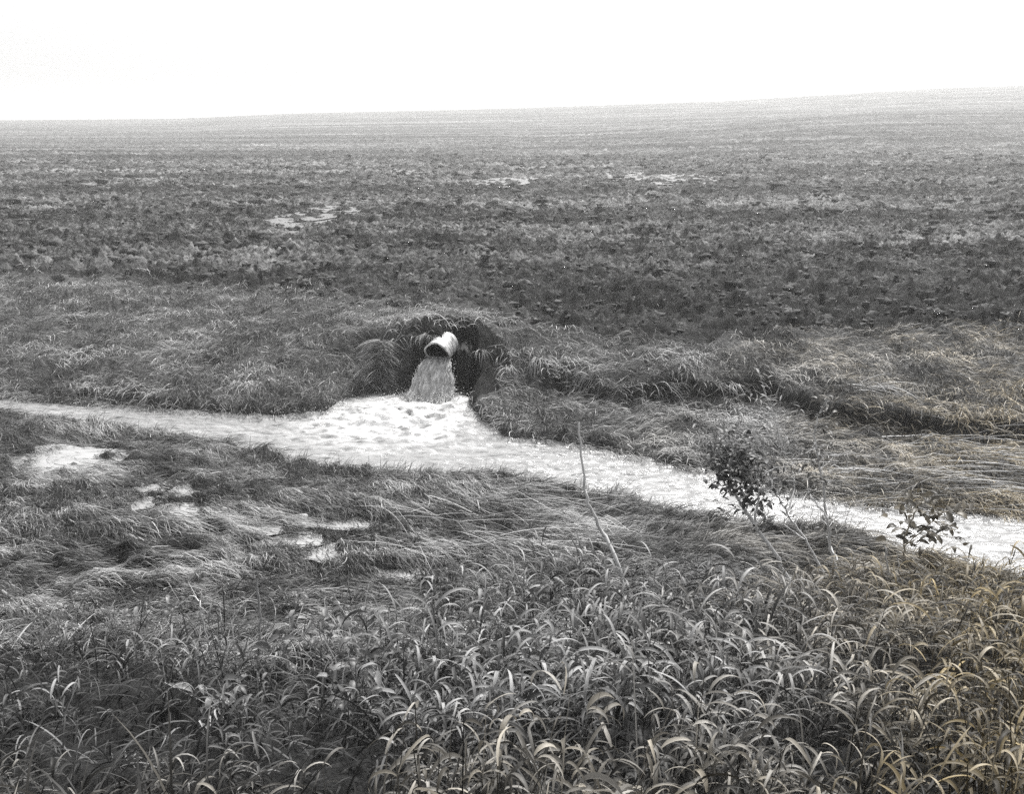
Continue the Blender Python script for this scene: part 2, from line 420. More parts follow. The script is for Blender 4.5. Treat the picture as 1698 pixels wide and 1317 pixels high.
# shaggy fringe leaning into the water along the near edge
xs_ = rng.uniform(-11, 7.5, 14000); dd = np.abs(rng.normal(0, 0.22, len(xs_)))
Yf = NEAR(xs_)+0.05-dd; dens = sstep(-0.25, 0.3, pn(xs_*1.1, 5.5, 131)); k = rng.random(len(xs_)) < 0.25+0.75*dens
X, Y = xs_[k], Yf[k]; n = len(X); P = np.stack([X, Y, np.maximum(height(X, Y), -0.02)], 1)
fr = blades('bank_fringe_grass', P, rng.normal(0.6, 0.8, n), rng.uniform(0.08, 0.26, n), rng.uniform(0.004, 0.008, n), rng.uniform(0.4, 1.3, n), rng.uniform(0.5, 1.6, n), 4,
    np.clip(rng.beta(2, 3, n), 0, 1), M_matted, warm=warmth(X, Y))
tag(fr, 'ragged grass fringe along the near edge of the stream', 'grass', kind='stuff')

xs_ = rng.uniform(-12, 10, 16000); Yf = FAR(xs_)-0.08+np.abs(rng.normal(0, 0.16, len(xs_)))
k = (rng.random(len(xs_)) < 0.15+0.85*sstep(-0.2, 0.3, pn(xs_*1.3, 8.5, 133))) & ((xs_ < JETB[0]-0.9) | (xs_ > JETB[0]+0.45)); X, Y = xs_[k], Yf[k]; n = len(X)
P = np.stack([X, Y, np.maximum(height(X, Y), 0.02)], 1)
fr = blades('bank_fringe_grass', P, rng.normal(-1.2, 0.8, n), rng.uniform(0.10, 0.34, n), rng.uniform(0.005, 0.010, n), rng.uniform(0.0, 1.0, n), rng.uniform(0.5, 1.4, n), 4,
    np.clip(rng.beta(2, 2.4, n)+0.4*pn(X*1.5, 1.5, 134), 0, 1), M_matted, warm=warmth(X, Y))
tag(fr, 'ragged grass fringe trailing into the water along the far edge of the stream', 'grass', kind='stuff')

# far bank: thick matted grass draped towards the water
X, Y = scatter(190000, 9.0, 26.0)
fl = (Y-FIELD(X))+0.7*pn(X*0.8, Y*0.8, 141)
k = (Y > FAR(X)-0.02) & (rng.random(len(X)) < 1-sstep(-0.6, 0.7, fl)) & ~((np.abs(X-NOTCH[0]) < 0.5) & (np.abs(Y-14.3) < 0.85)) & ~((np.abs(X-X_PIPE+0.1) < 0.45) & (np.abs(Y-14.2) < 0.75))
X, Y = X[k], Y[k]; n = len(X); P = np.stack([X, Y, height(X, Y)], 1)
az_ = -1.0 + 1.5*fbm(X*0.45, Y*0.6, 3, 151) + rng.normal(0, 0.55, n)
tone = np.clip(0.14+rng.beta(2, 3, n)*0.75 + 0.65*fbm(X*0.8, Y*1.3, 4, 161) + (rng.random(n) < 0.05)*0.5, 0, 1)
fb = blades('matted_bank_grass', P, az_, rng.uniform(0.12, 0.34, n), rng.uniform(0.005, 0.011, n), rng.uniform(0.1, 1.0, n), rng.uniform(0.5, 1.8, n), 4, tone, M_matted,
    warm=warmth(X, Y), follow=True, bend=rng.normal(0, 0.6, n), hug=0.06)
tag(fb, 'matted grass and hay draped over the far bank of the stream', 'grass', kind='stuff')

# long laid stalks: right of the pipe, on the lower right terrace, and across the near flat
def laid(name, cx0, cx1, cy0, cy1, num, azm, azs, label, z=0.25, Lr=(0.5, 1.2), w=(0.006, 0.011)):
    a = at((cx0+cx1)/2, cy0, z); b = at((cx0+cx1)/2, cy1, z)
    u = rng.random(num); vv = rng.random(num)
    Yv = b[1]+(a[1]-b[1])*vv; Xv = np.array([at(cx0, 600, z)[0]/at(cx0, 600, z)[1]*q for q in Yv])*0
    t0 = ray(cx0, (cy0+cy1)/2); t1 = ray(cx1, (cy0+cy1)/2)
    Xv = (t0[0]/t0[1]*(1-u)+t1[0]/t1[1]*u)*Yv
    k = keep_puddle(Xv, Yv); Xv, Yv = Xv[k], Yv[k]; num = len(Xv)
    Pv = np.stack([Xv, Yv, np.maximum(height(Xv, Yv), 0.0)+0.03], 1)
    return blades(name, Pv, azm+rng.normal(0, azs, num)+0.25*fbm(Xv*0.6, Yv*0.8, 2, 171), rng.uniform(*Lr, num), rng.uniform(*w, num), rng.uniform(0.05, 0.3, num), rng.uniform(0.1, 0.6, num), 7,
        rng.beta(2, 2.0, num), M_straw, warm=warmth(Xv, Yv), follow=True, bend=rng.normal(0, 0.25, num), hug=0.09, wprof='stem')
for args in [('laid_straw', 1290, 1760, 715, 815, 260, -0.28, 0.12, 'long pale straws laid side by side beside the right end of the stream'),
             ('laid_straw', 560, 1000, 800, 930, 130, -0.5, 0.42, 'long pale straws combed over the near grass below the pool')]:
    o = laid(*args); tag(o, args[-1], 'straw', kind='stuff')

# ploughed field: sod trash and clods
X, Y = scatter(230000, 15.0, 170.0)
fl = (Y-FIELD(X))+0.8*pn(X*0.8, Y*0.8, 141)
k = (rng.random(len(X)) < sstep(-0.8, 0.4, fl)) & keep_puddle(X, Y, 0.6); X, Y = X[k], Y[k]
cm = fbm(X*1.5, Y*2.1, 3, 181, 0.6); k = rng.random(len(X)) < (0.22+0.78*sstep(-0.05, 0.45, cm+0.4*fbm(X*0.12, Y*0.12, 2, 183)))*(0.45+0.55*sstep(25, 60, Y)); X, Y, cm = X[k], Y[k], cm[k]; n = len(X)
P = np.stack([X, Y, height(X, Y)-0.01], 1)
tone = np.clip(rng.beta(1.6, 3.0, n) + 0.5*cm + 0.35*fbm(X*0.3, Y*0.5, 3, 191) + 0.12 - 0.32*sstep(29, 17, Y+9*pn(X*0.25, Y*0.25, 88)), 0, 1)
ft = blades('field_stubble', P, rng.uniform(0, 6.28, n), rng.uniform(0.04, 0.17, n)*np.clip(Y/25, 1, 3), rng.uniform(0.006, 0.014, n)*np.clip(Y/22, 0.7, 5), rng.uniform(0.0, 0.6, n), rng.uniform(0.3, 1.2, n), 3, tone, M_field, warm=warmth(X, Y))
tag(ft, 'trampled stubble and torn sod spread over the ploughed field', 'stubble', kind='stuff')
def clods(n):
    X, Y = scatter(int(n*1.6), 15.5, 90.0); k = (Y > FIELD(X)-0.3) & keep_puddle(X, Y, 0.3)
    X, Y = X[k][:n], Y[k][:n]; n = len(X)
    dirs = []
    for a in range(5):
        for b in range(8):
            ph = -0.3+1.87*a/4; th = b*math.pi/4+0.3*a
            dirs.append((math.cos(ph)*math.cos(th), math.cos(ph)*math.sin(th), math.sin(ph)))
    dirs = np.array(dirs)
    r = rng.uniform(0.02, 0.075, n)*(1+1.2*(rng.random(n) < 0.2))*np.clip(Y/22, 0.9, 2.4)*(0.6+0.4*(rng.random(n)))
    R = r[:, None]*(0.5+0.9*rng.random((n, 40)))
    V = dirs[None]*R[:, :, None]*np.array([1.5, 1.1, 0.6]); V += np.stack([X, Y, height(X, Y)-0.25*r], 1)[:, None, :]
    f = []
    for a in range(4):
        for b in range(8):
            f.append((a*8+b, a*8+(b+1) % 8, (a+1)*8+(b+1) % 8, (a+1)*8+b))
    F = (np.array(f)[None]+(np.arange(n)*40)[:, None, None]).reshape(-1, 4)
    return V.reshape(-1, 3), F, np.repeat(rng.random(n)**2, 40)
m, nn, p, o_ = new_mat('wet_clod')
c = ramp(nn, noise(nn, 40, 6, 0.7), [(0.40, 0.008), (0.53, 0.04), (0.64, 0.16)]); c = mixc(nn, math_n(nn, 'MULTIPLY', attr(nn, 'tone'), 0.5), c, 0.13); nn.links.new(c, p.inputs['Base Color']); p.inputs['Roughness'].default_value = 0.8
bump(nn, p, noise(nn, 60, 4), 0.02)
V, F, tn = clods(17000)
o = mesh_obj('field_clods', V, F, m, attrs={'tone': tn}); tag(o, 'dark wet clods of turned earth across the ploughed field', 'clods', kind='stuff')

# ------------------------------------------------------------------ foreground reed grass
def reed_density(X, Y):
    # top boundary of the reeds in the photograph, as ground positions
    pts = [(-200, 1110), (150, 1115), (300, 1105), (430, 1170), (560, 1210), (640, 1110), (700, 1015), (850, 990), (1050, 975), (1300, 985), (1560, 990), (1900, 1000)]
    T_, B_ = [], []
    for px, py in pts:
        d = ray(px, py); # intersect with the embankment
        y = 3.0
        for it in range(40):
            zz = float(base(d[0]/d[1]*y, y)); y = 0.5*y + 0.5*(zz-4)/(d[2]/d[1])
        T_.append(d[0]/d[1]); B_.append(y)
    lim = np.interp(X/np.maximum(Y, 0.3), T_, B_)
    return sstep(0.25, -0.25, Y-lim-0.25*pn(X*1.5, Y*1.5, 201))
X, Y = scatter(34000, 1.3, 7.6, 0.66)
d = reed_density(X, Y); cl = sstep(-0.22, 0.25, fbm(X*2.6, Y*3.0, 3, 211)-0.25*sstep(-0.3, -0.9, X/(Y+0.3)*1.6))
T0 = X/(Y+0.2); weedy = np.exp(-((T0+0.19)/0.07)**2)
k = rng.random(len(X)) < 0.66*(1-0.75*weedy)*(1-0.5*sstep(-0.12, -0.25, T0))*d*(0.03+0.94*cl**1.3)*(0.5+0.5*sstep(1.5,4.5,Y)); X, Y = X[k], Y[k]; ns = len(X)
Z = height(X, Y)
big = sstep(-0.35, 0.35, fbm(X*1.1, Y*1.1, 2, 215)); T0 = X/(Y+0.2)
hgt = rng.uniform(0.14, 0.42, ns)*(0.5+0.5*cl[k])*(0.65+0.6*big)*(1-0.3*sstep(-0.1, -0.3, T0))
lean = rng.normal(0, 0.18, ns)+0.25; laz = rng.normal(0.3, 1.2, ns)
LP, LA, LL, LW, LT0, LC, LTn = [], [], [], [], [], [], []
SP = np.stack([X, Y, Z], 1)
for j in range(4):
    fr_ = 0.50+0.50*j/3 + rng.normal(0, 0.05, ns)
    q = SP + np.stack([np.sin(lean)*np.cos(laz)*hgt*fr_, np.sin(lean)*np.sin(laz)*hgt*fr_, np.cos(lean)*hgt*fr_], 1)
    LP.append(q); LA.append(rng.normal(0.1, 1.9, ns)); LL.append(rng.uniform(0.11, 0.30, ns)*(0.52+0.48*sstep(1.8, 5, Y))*(1-0.22*sstep(-0.05, -0.25, T0))); LW.append((0.72+0.28*sstep(1.8, 4, Y))*rng.uniform(0.007, 0.0155, ns)*(1-0.12*sstep(-0.05, -0.25, T0))*(1+0.35*np.exp(-((T0-0.10)/0.16)**2)))
    LT0.append(rng.uniform(0.7, 1.45, ns)); LC.append(rng.uniform(1.3, 2.9, ns)); LTn.append(np.clip(rng.beta(2.0, 3.2, ns)+0.26*(j-1.5)/1.5+0.1-0.15*sstep(-0.05, -0.25, T0), 0, 1))  # lower leaves darker: shade between the blades put into their tone
P = np.concatenate(LP); n = len(P)
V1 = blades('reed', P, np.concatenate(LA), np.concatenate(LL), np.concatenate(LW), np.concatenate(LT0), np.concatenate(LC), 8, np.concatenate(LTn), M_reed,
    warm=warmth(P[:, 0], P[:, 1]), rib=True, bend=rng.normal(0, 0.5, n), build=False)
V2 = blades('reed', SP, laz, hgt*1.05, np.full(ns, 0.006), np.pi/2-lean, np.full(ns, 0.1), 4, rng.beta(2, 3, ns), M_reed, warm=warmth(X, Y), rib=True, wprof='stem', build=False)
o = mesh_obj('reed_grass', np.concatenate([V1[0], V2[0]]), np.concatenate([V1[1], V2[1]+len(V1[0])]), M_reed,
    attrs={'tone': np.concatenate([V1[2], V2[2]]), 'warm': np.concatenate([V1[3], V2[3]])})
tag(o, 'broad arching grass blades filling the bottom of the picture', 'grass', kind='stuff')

# finer grass between and behind the reeds
X, Y = scatter(80000, 1.3, 8.4, 0.66)
d = reed_density(X, Y); k = (rng.random(len(X)) < 1-0.78*d) & keep_puddle(X, Y); X, Y = X[k], Y[k]; n = len(X)
hn = 0.6+0.8*sstep(-0.3, 0.4, fbm(X*1.2, Y*1.2, 3, 221)); cl = 1-sstep(6.2, 7.8, Y)
P = np.stack([X, Y, height(X, Y)], 1)
o = blades('meadow_grass', P, rng.normal(0.0, 1.5, n), rng.uniform(0.10, 0.32, n)*hn*(0.5+0.5*cl), rng.uniform(0.004, 0.009, n), rng.uniform(0.4, 1.4, n), rng.uniform(0.6, 2.4, n), 6,
    np.clip(rng.beta(2, 2.8, n)+0.5*fbm(X*1.1, Y*1.3, 3, 231)+0.12-0.35*reed_density(X, Y), 0, 1), M_reed, warm=warmth(X, Y), bend=rng.normal(0, 0.5, n))  # darker under the reeds: their shade painted into the tone
tag(o, 'finer tangled grass growing on the near slope behind the broad blades', 'grass', kind='stuff')

# ------------------------------------------------------------------ tubes, leaves, plants
def tube(pts, r0, r1, sides=7):
    pts = np.array(pts, float); n = len(pts); V = []
    for i in range(n):
        d = pts[min(i+1, n-1)]-pts[max(i-1, 0)]; d = d/np.linalg.norm(d)
        a = np.cross(d, [0.3, 1, 0.1]); a /= np.linalg.norm(a); b = np.cross(d, a)
        r = r0+(r1-r0)*i/(n-1)
        for s in range(sides):
            q = 2*math.pi*s/sides; V.append(pts[i]+(a*math.cos(q)+b*math.sin(q))*r)
    F = [(i*sides+s, i*sides+(s+1) % sides, (i+1)*sides+(s+1) % sides, (i+1)*sides+s) for i in range(n-1) for s in range(sides)]
    return np.array(V), np.array(F)
def join(parts):
    V, F, o = [], [], 0
    for v_, f_ in parts: V.append(v_); F.append(f_+o); o += len(v_)
    return np.concatenate(V), np.concatenate(F)
def smooth_path(pts, k=6, wob=0.006):
    pts = np.array(pts, float); n = len(pts); out = []
    for i in range(n-1):
        p0, p1, p2, p3 = pts[max(i-1, 0)], pts[i], pts[i+1], pts[min(i+2, n-1)]
        for j in range(k):
            t = j/k; out.append(0.5*((2*p1)+(-p0+p2)*t+(2*p0-5*p1+4*p2-p3)*t*t+(-p0+3*p1-3*p2+p3)*t**3))
    out.append(pts[-1]); out = np.array(out); out[1:-1] += rng.normal(0, wob, (len(out)-2, 3)); return out
def leaves(centers, L, W, droop=0.5):
    """serrate-ish folded leaves: 4 segments, 3 across"""
    n = len(centers); azm = rng.uniform(0, 6.28, n)
    return blades('leaf', np.array(centers), azm, np.full(n, L)*rng.uniform(0.6, 1.25, n), np.full(n, W)*rng.uniform(0.7, 1.2, n), rng.uniform(-0.2, 0.9, n), rng.uniform(0.3, 1.6, n), 5,
        rng.random(n), None, rib=True, build=False)
def gz(px, py, z0=0.25):
    """ground point seen at a photograph pixel"""
    d = ray(px, py); y = 6.0
    for it in range(60):
        zz = float(height(np.array([d[0]/d[1]*y]), np.array([y]))[0]); y = 0.6*y+0.4*(zz-4)/(d[2]/d[1])
    return CAM + d*(y/d[1])
def plant(name, basepx, stems, leafspec, label, cat, smat, lmat, dy=0.0, r=(0.012, 0.005), group=None, lz=(0.09, 0.045), warm=0.0):
    """stems: list of pixel polylines (first point is the base), leafspec: list of (px, py, spread_px, count)"""
    b = gz(*basepx); root = empty(name, b); tag(root, label, cat, group)
    tubes, paths = [], []
    for q, s in enumerate(stems):
        pts = [at_y(px, py, b[1]+dy*(i/(len(s)-1))+rng.normal(0, 0.02)) for i, (px, py) in enumerate(s)]
        if q == 0 or abs(s[0][0]-basepx[0])+abs(s[0][1]-basepx[1]) < 12: pts[0] = b - np.array([0, 0, 0.03])
        path = smooth_path(pts); paths.append(path); k = 1.0 if q == 0 else 0.6
        tubes.append(tube(path, r[0]*k, r[1]*k))
    cents = []
    depth = b[1]+dy*0.8
    for (px, py, sp, cnt) in leafspec:
        c0 = at_y(px, py, depth); R = sp/F0*depth
        for i in range(cnt):
            off = rng.normal(0, 1, 3)*R*0.5; cents.append(c0+off*np.array([1, 1, 1]))
        # twigs from the nearest stem point to a few of the leaves
        allp = np.concatenate(paths)
        for c in cents[-cnt::3]:
            k = np.argmin(np.linalg.norm(allp-c, axis=1)+0.6*np.maximum(allp[:, 2]-c[2]+0.02, 0))
            mid = (allp[k]+c)/2+rng.normal(0, 0.01, 3); tubes.append(tube([allp[k], mid, c], 0.003, 0.0015, 4))
    V, F = join(tubes)
    mesh_obj('stem', V, F, smat, root, attrs={'tone': np.full(len(V), 0.5)+0.3*pn(V[:, 0]*30, V[:, 2]*30, 3), 'warm': np.full(len(V), warm)})
    if cents:
        V, F, Tn, Wn = leaves(cents, *lz)
        mesh_obj('foliage', V, F, lmat, root, attrs={'tone': Tn, 'warm': Wn+warm})
    return root
plant('leafy_weed', (1318, 975), [[(1318, 975), (1285, 920), (1250, 870), (1225, 830), (1200, 780), (1190, 735)], [(1250, 870), (1258, 820), (1250, 775)], [(1225, 830), (1250, 800), (1290, 775)], [(1250, 872), (1275, 850)]],
      [(1218, 775, 46, 220), (1238, 812, 46, 150), (1208, 748, 46, 130), (1266, 832, 40, 30), (1192, 797, 22, 22), (1245, 750, 40, 30), (1268, 858, 16, 6), (1285, 790, 36, 20)],
      'dark bushy weed leaning left over the stream, densest leaves of all', 'weed', M_palestem, M_leaf, dy=0.25, r=(0.019, 0.008), lz=(0.075, 0.036))
plant('leafy_weed', (1372, 955), [[(1372, 955), (1335, 895), (1305, 850), (1280, 805), (1270, 760)], [(1305, 850), (1318, 800), (1300, 750)], [(1335, 895), (1300, 870)]],
      [(1290, 765, 60, 60), (1320, 862, 22, 14), (1285, 800, 34, 30), (1290, 715, 60, 60), (1260, 690, 50, 50)],
      'thin grey weed rising just right of the dark bushy one', 'weed', M_palestem, M_paleleaf, dy=0.3, r=(0.011, 0.004), lz=(0.075, 0.018))
plant('tall_weed', (1392, 965), [[(1392, 965), (1378, 910), (1372, 860), (1364, 800), (1352, 735), (1356, 690)], [(1372, 860), (1350, 830), (1338, 812)], [(1388, 930), (1370, 890)], [(1392, 965), (1396, 990)]],
      [(1360, 710, 26, 20), (1355, 770, 34, 36), (1362, 800, 30, 36), (1352, 745, 30, 22), (1372, 870, 18, 8), (1368, 672, 22, 16)],
      'tall straight weed with few leaves, the tallest above the stream bank', 'weed', M_palestem, M_leaf, dy=0.25, r=(0.015, 0.005), lz=(0.07, 0.03), warm=0.3)
plant('leafy_weed', (1528, 985), [[(1528, 985), (1510, 950), (1498, 905), (1512, 860), (1530, 825)], [(1498, 905), (1530, 880), (1560, 850)]],
      [(1510, 855, 40, 28), (1540, 865, 50, 34), (1500, 888, 24, 12), (1545, 835, 40, 18), (1565, 885, 40, 14)],
      'bushy weed with big leaves at the right end of the stream', 'weed', M_stem, M_leaf, dy=0.15, r=(0.010, 0.005), warm=0.9, lz=(0.10, 0.05))
plant('bare_stalk', (1040, 985), [[(1040, 985), (1022, 930), (1000, 885), (975, 835), (966, 780), (960, 700)]], [], 'thin bare stalk standing alone in front of the middle of the stream', 'stalk', M_palestem, M_leaf, dy=0.3, r=(0.019, 0.008))
plant('broken_stalk', (1478, 1000), [[(1478, 1000), (1474, 950), (1466, 905)], [(1478, 1000), (1490, 950), (1488, 915)]], [], 'short pale forked stalk near the right end of the stream', 'stalk', M_palestem, M_leaf, r=(0.010, 0.007))
plant('broken_stalk', (430, 1100), [[(430, 1100), (431, 1040), (426, 960)]], [], 'upright broken stalk in the left foreground grass', 'stalk', M_stem, M_leaf, r=(0.010, 0.006))
plant('broken_stalk', (350, 1085), [[(350, 1085), (335, 1020), (322, 990), (290, 1008)]], [], 'bent pale stalk snapped over in the left foreground grass', 'stalk', M_palestem, M_leaf, r=(0.006, 0.003))

# ------------------------------------------------------------------ outfall pipe and its water
m, n_, p, o_ = new_mat('galvanized_metal')
c = ramp(n_, noise(n_, 11, 7, 0.65), [(0.38, 0.22), (0.46, 0.5), (0.6, 0.75), (0.75, 0.9)]); n_.links.new(c, p.inputs['Base Color']); p.inputs['Metallic'].default_value = 0.15; p.inputs['Roughness'].default_value = 0.5
M_metal = m
m, n_, p, o_ = new_mat('shaded_pipe_inside'); c = ramp(n_, noise(n_, 20, 4), [(0.3, 0.012), (0.7, 0.04)]); n_.links.new(c, p.inputs['Base Color']); p.inputs['Roughness'].default_value = 0.8  # shade inside the pipe put into a near-black colour
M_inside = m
MOUTH = at_y(725, 586, 14.38)
PA = math.radians(257)                                  # pipe axis heading (towards camera, left)
ax = np.array([math.cos(PA)*0.985, math.sin(PA)*0.985, -0.10]); ax /= np.linalg.norm(ax)
pu = np.cross(ax, [0, 0, 1.0]); pu /= np.linalg.norm(pu); pv = np.cross(pu, ax); pv /= np.linalg.norm(pv)
PR = 0.185
def pipe_surface(rad, inner=False, L=0.5, ns=36, na=40):
    V = []
    for i in range(ns):
        s = -L*i/(ns-1)
        for j in range(na):
            a = 2*math.pi*j/na
            rr = rad + 0.006*math.sin(2*math.pi*s/0.068)
            top = math.sin(a)
            cut = 0.10*top + 0.03*math.sin(3*a)         # torn end, the top sticks out further
            ss = s*(1) + (cut if i == 0 else cut*max(0, 1+s/0.3))
            V.append(MOUTH+ax*ss+pu*rr*math.cos(a)+pv*rr*math.sin(a))
    V = np.array(V); F = []
    for i in range(ns-1):
        for j in range(na):
            F.append((i*na+j, i*na+(j+1) % na, (i+1)*na+(j+1) % na, (i+1)*na+j))
    return V, np.array(F)
proot = empty('outfall_pipe', MOUTH+np.array([0, 0, -0.2]))
tag(proot, 'pale corrugated metal pipe sticking out of the bank and gushing water', 'pipe')
V, F = pipe_surface(PR); mesh_obj('pipe_wall', V, F, M_metal, proot)
V, F = pipe_surface(PR-0.012); mesh_obj('shaded_inner_wall', V, F, M_inside, proot)
a = np.linspace(0, 2*math.pi, 41)[:-1]
Vr = []
for rad in (PR+0.004, PR+0.010, PR-0.016, PR-0.014):
    for q in a:
        cut = 0.10*math.sin(q)+0.03*math.sin(3*q); e = {0: -0.03, 1: 0.006, 2: 0.006, 3: -0.03}[[PR+0.004, PR+0.010, PR-0.016, PR-0.014].index(rad)]
        Vr.append(MOUTH+ax*(cut+e)+pu*rad*math.cos(q)+pv*rad*math.sin(q))
Fr = [(k*40+j, k*40+(j+1) % 40, ((k+1) % 4)*40+(j+1) % 40, ((k+1) % 4)*40+j) for k in range(4) for j in range(40)]
mesh_obj('rim', np.array(Vr), np.array(Fr), M_metal, proot)

# the falling water: a thick rope-textured body, leaving the mouth and spreading as it drops
m, n_, p, o_ = new_mat('falling_water')
st = attr(n_, 'strand'); c = ramp(n_, st, [(0.15, 0.18), (0.5, 0.36), (0.75, 0.52), (1.0, 0.8)]); n_.links.new(c, p.inputs['Base Color'])
p.inputs['Roughness'].default_value = 0.3; p.inputs['IOR'].default_value = 1.33
M_fall = m
ns, na = 90, 260
V, ST = [], []
q = np.linspace(0, 1, ns)
start = MOUTH + ax*(-0.06) + np.array([0, 0, -0.09])
hor = np.array([ax[0], ax[1], 0]); hor /= np.linalg.norm(hor)
acr = np.array([1.0, 0.10, 0])
for i, t in enumerate(q):
    z = start[2]*(1-t**1.5)+(-0.06)*t**1.5
    c0 = start + hor*(0.34*t**0.8); c0[2] = z
    c0[0] += -0.035*t
    hw = 0.16+0.19*t**0.8; hd = 0.10+0.08*t
    a_ = np.linspace(0, 2*math.pi, na, endpoint=False)
    st_ = fbm(a_*6 + 0.9*pn(a_*2, a_*0+t*2.5, 5), t*5.5+a_*0, 5, 301, 0.62)
    st2 = pn(a_*34, t*11+a_*0, 311)
    rr = 1+0.13*st_*(0.25+t)+0.02*st2*(0.3+t)+0.05*pn(a_*2.5, t*3+a_*0, 312)
    ce, se = np.cos(a_), np.sin(a_)
    pt = c0[None]+acr[None]*(hw*rr*np.sign(ce)*np.abs(ce)**0.8)[:, None] + np.array([0, 1.0, 0])[None]*(hd*rr*se)[:, None]
    pt[:, 2] += 0.02*st_*(1-t)
    V.append(pt); ST.append(np.clip(0.56+0.34*st_+0.10*st2+0.14*t, 0, 1))
V = np.concatenate(V); ST = np.concatenate(ST)
i = (np.arange(ns-1)[:, None]*na+np.arange(na)[None]).ravel(); j = (np.arange(ns-1)[:, None]*na+(np.arange(na)[None]+1) % na).ravel()
F = np.stack([i, j, j+na, i+na], 1)
# loose drops thrown off the jet and the pool
def drops(C, R):
    o8 = np.array([(1, 0, 0), (0, 1, 0), (-1, 0, 0), (0, -1, 0), (0, 0, 1), (0, 0, -1)], float)
    tri = np.array([(0, 1, 4), (1, 2, 4), (2, 3, 4), (3, 0, 4), (1, 0, 5), (2, 1, 5), (3, 2, 5), (0, 3, 5)])
    Vd = C[:, None, :]+o8[None]*R[:, None, None]*np.array([1, 1, 1.7]); return Vd.reshape(-1, 3), (tri[None]+(np.arange(len(C))*6)[:, None, None]).reshape(-1, 3)
nd = 160; tt_ = rng.random(nd)**0.6
C = start[None]+hor[None]*(0.34*tt_**0.8)[:, None]; C[:, 2] = start[2]*(1-tt_**1.5)+0.02
C[:, 0] += rng.choice([-1, 1], nd, p=[0.65, 0.35])*(0.19+0.13*tt_)*rng.uniform(0.9, 1.25, nd); C[:, 1] += rng.normal(0, 0.08, nd)
Vd, Fd = drops(C, rng.uniform(0.003, 0.009, nd))
fall = mesh_obj('falling_water', np.concatenate([V, Vd]), [F, Fd+len(V)], M_fall, attrs={'strand': np.concatenate([ST, np.full(len(Vd), 0.8)])})
tag(fall, 'muddy water pouring from the pipe into the stream', 'water', kind='stuff')
nd = 900; aq = rng.uniform(0, 6.28, nd); rq = np.abs(rng.normal(0.9, 0.35, nd))
C = np.stack([JETB[0]+np.cos(aq)*rq*0.46, JETB[1]-0.1+np.sin(aq)*rq*0.40, np.abs(rng.normal(0, 0.07, nd))+0.03], 1)
nd2 = 700; C2 = np.stack([rng.normal(POOL[0], 0.7, nd2), rng.normal(POOL[1]+0.1, 0.35, nd2), np.abs(rng.normal(0, 0.03, nd2))+0.08], 1); C = np.concatenate([C, C2])
Vd, Fd = drops(C, rng.uniform(0.002, 0.006, len(C)))
m, n_, p, o_ = new_mat('foam'); p.inputs['Base Color'].default_value = (0.86, 0.86, 0.85, 1); p.inputs['Roughness'].default_value = 0.5
o = mesh_obj('foam_spray', Vd, Fd, m); tag(o, 'white foam and spray where the falling water hits the stream', 'foam', kind='stuff')

# eroded earth wall right of the falling water, with roots; cavity shade painted black
m, n_, p, o_ = new_mat('shaded_wet_earth'); c = ramp(n_, noise(n_, 18, 8, 0.7), [(0.35, 0.008), (0.6, 0.03), (0.75, 0.07)]); n_.links.new(c, p.inputs['Base Color']); p.inputs['Roughness'].default_value = 0.75
bump(n_, p, noise(n_, 25, 6), 0.05)
nr, nc = 60, 90
cb = at_y(768, 660, 14.75); ct = at_y(768, 572, 14.7)
U = np.linspace(0, 1, nc)[None, :]; Q = np.linspace(0, 1, nr)[:, None]
th = np.pi*(0.02+0.96*U)
RX = 0.16+0.03*np.sin(4*Q+1); RY = 0.30-0.08*Q
X = cb[0]+0.02+RX*np.cos(th)*(1+0.25*fbm(U*6, Q*5, 3, 401)); Y = 14.85-RY*np.sin(th)*(1+0.35*fbm(U*7+3, Q*6, 4, 402)); Z = -0.12+(ct[2]+0.14)*Q + 0.05*fbm(U*5, Q*3, 3, 403)
cap = np.clip((Q-0.9)/0.1, 0, 1); Y = Y+cap*0.55*np.sin(th); X = X*(1-0.3*cap)+cb[0]*0.3*cap
o = mesh_obj('eroded_earth', np.stack([X, Y, Z], 2).reshape(-1, 3), grid_faces(nr, nc), m)
tag(o, 'washed-out earth face beside the falling water, cavity shade painted black', 'earth', kind='structure')

# ------------------------------------------------------------------ straw and root tufts that can be told apart
def tuft(name, px, py, num, L, spread, azm, azs, th, curl, label, mat=M_straw, w=(0.006, 0.010), Y=None, z=None, tone=(2, 2), lift=0.05, sy=0.5, cat='tuft', seg=7):
    b = gz2(px, py) if Y is None else at_y(px, py, Y)
    root = empty(name, b)
    Pq = np.stack([b[0]+rng.normal(0, spread, num), b[1]+rng.normal(0, spread*sy, num), np.full(num, b[2])+lift*rng.random(num)], 1)
    o = blades('blades', Pq, azm+rng.normal(0, azs, num), rng.uniform(L*0.5, L*1.2, num), rng.uniform(*w, num), rng.normal(th, 0.35, num), rng.normal(curl, 0.4, num), seg, rng.beta(*tone, num), mat,
        warm=warmth(Pq[:, 0], Pq[:, 1]), bend=rng.normal(0, 0.4, num), parent=root)
    tag(root, label, cat); return root
def gz2(px, py):
    d = ray(px, py); ys = np.linspace(9, 30, 3000); zr = 4+d[2]/d[1]*ys; hz = height(d[0]/d[1]*ys, ys)
    k = np.argmax(zr <= hz); return CAM+d*(ys[k]/d[1])
tuft('straw_tuft', 895, 598, 46, 0.50, 0.07, -1.45, 0.55, 0.45, 2.3, 'fan of pale straws hanging over the bank lip, first tuft right of the pipe')
tuft('straw_tuft', 845, 612, 30, 0.42, 0.035, -1.5, 0.5, 0.4, 2.2, 'small sprig of straw between the pipe and the fan of pale straws')
